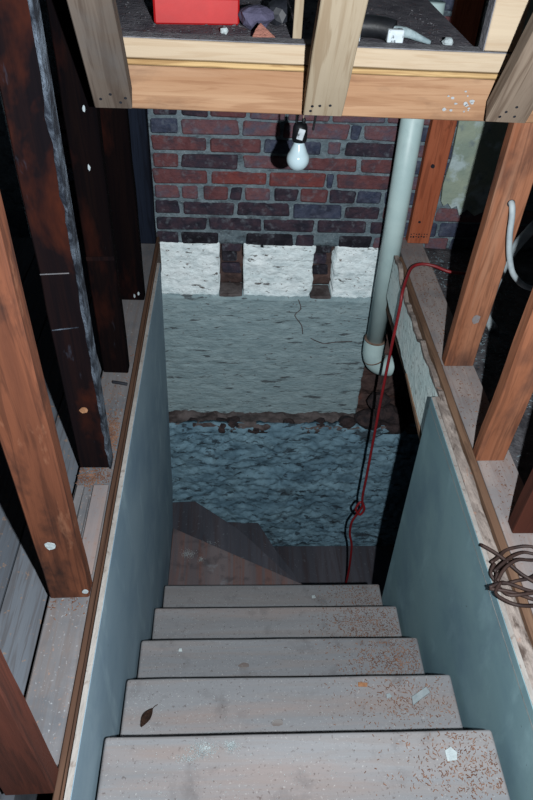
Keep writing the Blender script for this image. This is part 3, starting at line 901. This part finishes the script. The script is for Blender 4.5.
o = tube('grey_cable', [(0.752, 1.66, 0.573), (0.752, 1.632, 0.573), (0.756, 1.618, 0.545), (0.764, 1.612, 0.49), (0.785, 1.61, 0.42), (0.82, 1.615, 0.36), (0.90, 1.65, 0.30), (1.05, 1.72, 0.26)], 0.0085, 'cable_grey', None, 8, 5)
tag(o, 'grey electric cable coming out of the hole in the right stud', 'cable')
o = tube('grey_hose', [(1.0, 1.95, 0.36), (0.965, 1.98, 0.24), (0.955, 2.0, 0.12), (0.95, 2.0, 0.03), (0.94, 1.97, -0.02), (0.95, 1.90, -0.03)], 0.017, 'cable_grey', None, 10, 5)
tag(o, 'thick grey hose standing on the floor behind the cabled stud', 'hose')
rc = random.Random(21)
coil = [(0.617, 0.925, 0.030), (0.628, 0.905, 0.024)]
cw = []
for k in range(3):
    ctr = (0.69 + 0.006 * k, 0.875 - 0.03 * k)
    pts = []
    for j in range(15):
        a = math.pi * (0.85 + 2 * j / 14)
        rr = 0.062 + rc.uniform(-.006, .006) + 0.008 * k
        pts.append((ctr[0] + rr * 1.1 * math.cos(a), ctr[1] + rr * 0.75 * math.sin(a) + 0.025 * math.cos(a), 0.018 + 0.008 * k + 0.006 * math.sin(3 * a + k)))
    cw.append(pts)
wc = empty('wire_coil', (0.69, 0.87, 0.006))
tag(wc, 'tangled coil of dark brown wire on the right edge', 'wire')
for k, pts in enumerate(cw):
    tube('wire_loop', [(x - 0.69, y - 0.87, z - 0.006) for x, y, z in pts], 0.0042, 'cable_brown', wc, 6, 4)
for pts in ([(0.602, 0.808, 0.024), (0.64, 0.818, 0.028), (0.70, 0.80, 0.02), (0.77, 0.79, 0.016)], [(0.602, 0.806, 0.022), (0.65, 0.795, 0.026), (0.71, 0.775, 0.02), (0.78, 0.77, 0.016)],
            [(0.614, 0.925, 0.026), (0.65, 0.89, 0.03), (0.69, 0.84, 0.026), (0.75, 0.80, 0.02)]):
    tube('wire_end', [(x - 0.69, y - 0.87, z - 0.006) for x, y, z in pts], 0.0042, 'cable_brown', wc, 6, 4)

for k, (x, y, z, r) in enumerate(((0.05, 0.935, T[2][1], .013), (0.225, 0.985, T[2][1], .011), (0.13, 0.69, T[3][1], .012))):
    disc('knot', st, (x, y, z - 0.0004), (0, 0, 1), r, 'riser', 0.0008, 14, 1.3, 0.8, seed=70 + k)

# ------------------------------------------------------------------ small things on the treads
TZ = {1: T[0][1], 2: T[1][1], 3: T[2][1], 4: T[3][1], 5: T[4][1]}
lf_ = empty('dry_leaf', (-0.204, 0.707, TZ[4] + 0.002), (0, 0, -0.5))
tag(lf_, 'dark curled dry leaf on the left of a tread', 'leaf')
bm = bmesh.new()
vs = []
for k in range(7):
    t = k / 6
    w = 0.011 * math.sin(math.pi * min(1, t * 0.95 + 0.04)) + 0.0006
    y = -0.026 + 0.052 * t
    zc = 0.006 * math.sin(math.pi * t)
    vs.append([bm.verts.new(p) for p in ((-w, y, zc + 0.005), (0, y, zc), (w, y, zc + 0.004))])
for a, b in zip(vs, vs[1:]):
    for i in (0, 1):
        bm.faces.new((a[i], a[i + 1], b[i + 1], b[i]))
r = bmesh.ops.solidify(bm, geom=list(bm.faces), thickness=0.0008)
link('blade', to_mesh(bm, 'blade', True), 'leaf', lf_)
tube('stem', [(0, 0.024, 0.002), (0.002, 0.032, 0.004), (0.006, 0.04, 0.003)], 0.0009, 'leaf', lf_, 5, 3)
o = prism('tile_shard', [(-0.03, -0.014), (0.006, -0.002), (0.03, 0.005), (0.026, 0.022), (0.004, 0.015), (-0.024, 0.008)], 0, 0.006, 'tile_bit', None, 0.001, (0.518, 0.747, TZ[4] + 0.0005), (0, 0, 0.25))
tag(o, 'flat grey tile shard on the right of a tread', 'shard')
bits = [('plaster_flake', [(-0.012, -0.014), (0.010, -0.012), (0.014, 0.004), (0.002, 0.016), (-0.013, 0.008)], (0.498, 0.532, TZ[5] + .0005), 'white_bit', 'white plaster flake on the right of the nearest tread'),
        ('plaster_flake', [(-0.007, -0.006), (0.009, -0.002), (0.004, 0.008), (-0.006, 0.006)], (0.432, 0.752, TZ[4] + .0005), 'tile_bit', 'small grey plaster flake beside the tile shard'),
        ('wood_chip', [(-0.013, -0.006), (0.012, -0.007), (0.014, 0.004), (-0.012, 0.006)], (0.366, 0.785, TZ[4] + .0005), 'chip_tan', 'pale tan wood chip near the nosing of a tread'),
        ('plaster_flake', [(-0.009, -0.007), (0.009, -0.004), (0.006, 0.009), (-0.008, 0.007)], (0.36, 1.475, TZ[1] + .0005), 'white_bit', 'white plaster flake on the lowest straight tread'),
        ('plaster_flake', [(-0.006, -0.004), (0.006, -0.004), (0.004, 0.006), (-0.004, 0.006)], (-0.145, 0.985, TZ[3] + .0005), 'white_bit', 'tiny white plaster flake on the left of the third tread')]
for nme, pts, loc, m, lab in bits:
    tag(prism(nme, pts, 0, 0.003, m, None, 0.0008, loc), lab, nme.replace('_', ' '))

# ------------------------------------------------------------------ shavings, sawdust, grit
def shavings(name, spots, label, cat, m, seed, size=(0.002, 0.007)):
    """spots = (cx, cy, sx, sy, z, count, (x0, x1, y0, y1))"""
    rnd = random.Random(seed)
    V, Fc = [], []
    for (cx, cy, sx, sy, z, cnt, lim) in spots:
        for _ in range(cnt):
            x, y = rnd.gauss(cx, sx), rnd.gauss(cy, sy)
            if not (lim[0] < x < lim[1] and lim[2] < y < lim[3]):
                continue
            L_ = rnd.uniform(*size); w = rnd.uniform(0.0008, 0.0018) * (size[1] / 0.007); a = rnd.uniform(0, math.pi)
            h = rnd.uniform(0.0006, 0.002)
            c, s = math.cos(a), math.sin(a)
            b = len(V)
            for (u, v, hh) in ((-L_, -w, 0.0002), (L_, -w, 0.0002), (L_, w, 0.0002), (-L_, w, 0.0002), (-L_ * .9, -w * .6, h), (L_ * .9, -w * .6, h + 0.0012), (L_ * .9, w * .6, h + 0.001), (-L_ * .9, w * .6, h)):
                V.append((x + u * c - v * s, y + u * s + v * c, z + hh))
            for f in ((0, 1, 5, 4), (1, 2, 6, 5), (2, 3, 7, 6), (3, 0, 4, 7), (4, 5, 6, 7)):
                Fc.append(tuple(b + q for q in f))
    me = bpy.data.meshes.new(name)
    me.from_pydata(V, [], Fc)
    o = link(name, me, m)
    return tag(o, label, cat, kind='stuff')


sp_ = []
for i, (cnt, cx) in enumerate(((700, 0.56), (1300, 0.52), (1000, 0.52), (520, 0.48), (800, 0.55))):
    y, z, xa, xb = T[i]
    sp_.append((cx, y - 0.075, 0.085, 0.05, z, cnt, (xa + 0.01, xb - 0.008, y - 0.22, y - 0.006)))
shavings('wood_shavings', sp_, 'brown wood shavings scattered over the right ends of the treads', 'shavings', 'sawdust', 31, (0.0008, 0.0042))
sp_ = []
for i in range(5):
    y, z, xa, xb = T[i]
    sp_.append((0.0, y - 0.09, 0.30, 0.06, z, 200, (xa + 0.01, xb - 0.01, y - 0.22, y - 0.005)))
sp_.append((-0.22, T[3][0] - 0.06, 0.04, 0.04, T[3][1], 60, (-0.265, 0.5, T[3][0] - .2, T[3][0] - .005)))
for (x, y, sx, sy, z, cnt) in ((-0.05, 0.553, 0.014, 0.008, T[4][1], 420), (0.012, 0.560, 0.007, 0.006, T[4][1], 200), (-0.085, 0.535, 0.012, 0.005, T[4][1], 110),
                               (-0.19, 1.83, 0.016, 0.012, -1.33, 240), (-0.13, 1.80, 0.008, 0.007, -1.33, 90), (-0.10, 2.05, 0.02, 0.012, -1.56, 120)):
    sp_.append((x, y, sx, sy, z, cnt, (-0.26, 0.6, 0.4, 2.2)))
shavings('plaster_grit', sp_, 'fine pale plaster grit lying all over the treads', 'grit', 'white_bit', 32, (0.0007, 0.0018))
lim = (-0.398, -0.312, 0.47, 2.48)
shavings('wood_shavings', [(-0.335, 1.30, 0.014, 0.05, 0.001, 600, lim), (-0.365, 1.155, 0.03, 0.02, 0.001, 400, lim), (-0.35, 1.45, 0.03, 0.15, 0.001, 140, lim), (-0.35, 0.79, 0.04, 0.02, 0.001, 60, lim)],
         'tan wood shavings at the feet of the dark studs', 'shavings', 'sawdust', 33, (0.0008, 0.004))
lim = (0.693, 0.80, 0.4, 2.44)
shavings('wood_shavings', [(0.75, 1.5, 0.03, 0.25, 0.001, 240, lim), (0.76, 2.1, 0.04, 0.2, 0.001, 260, lim), (0.75, 1.1, 0.03, 0.1, 0.001, 60, lim)],
         'brown wood shavings on the pinkish right plate', 'shavings', 'sawdust', 34, (0.0008, 0.0035))
lim = (0.82, 1.6, 1.0, 2.48)
shavings('rubble_grit', [(0.95, 2.25, 0.12, 0.15, -0.045, 500, lim), (0.95, 1.75, 0.12, 0.2, -0.045, 500, lim)], 'loose rubble grit on the dark floor behind the right studs', 'grit', 'mortar', 35, (0.002, 0.008))
lim = (-0.4, 0.48, 1.55, 2.3)
shavings('landing_grit', [(0.15, 1.75, 0.3, 0.12, 0.9665, 700, lim)], 'brick and plaster grit scattered on the landing', 'grit', 'floor_grit', 36, (0.001, 0.004))
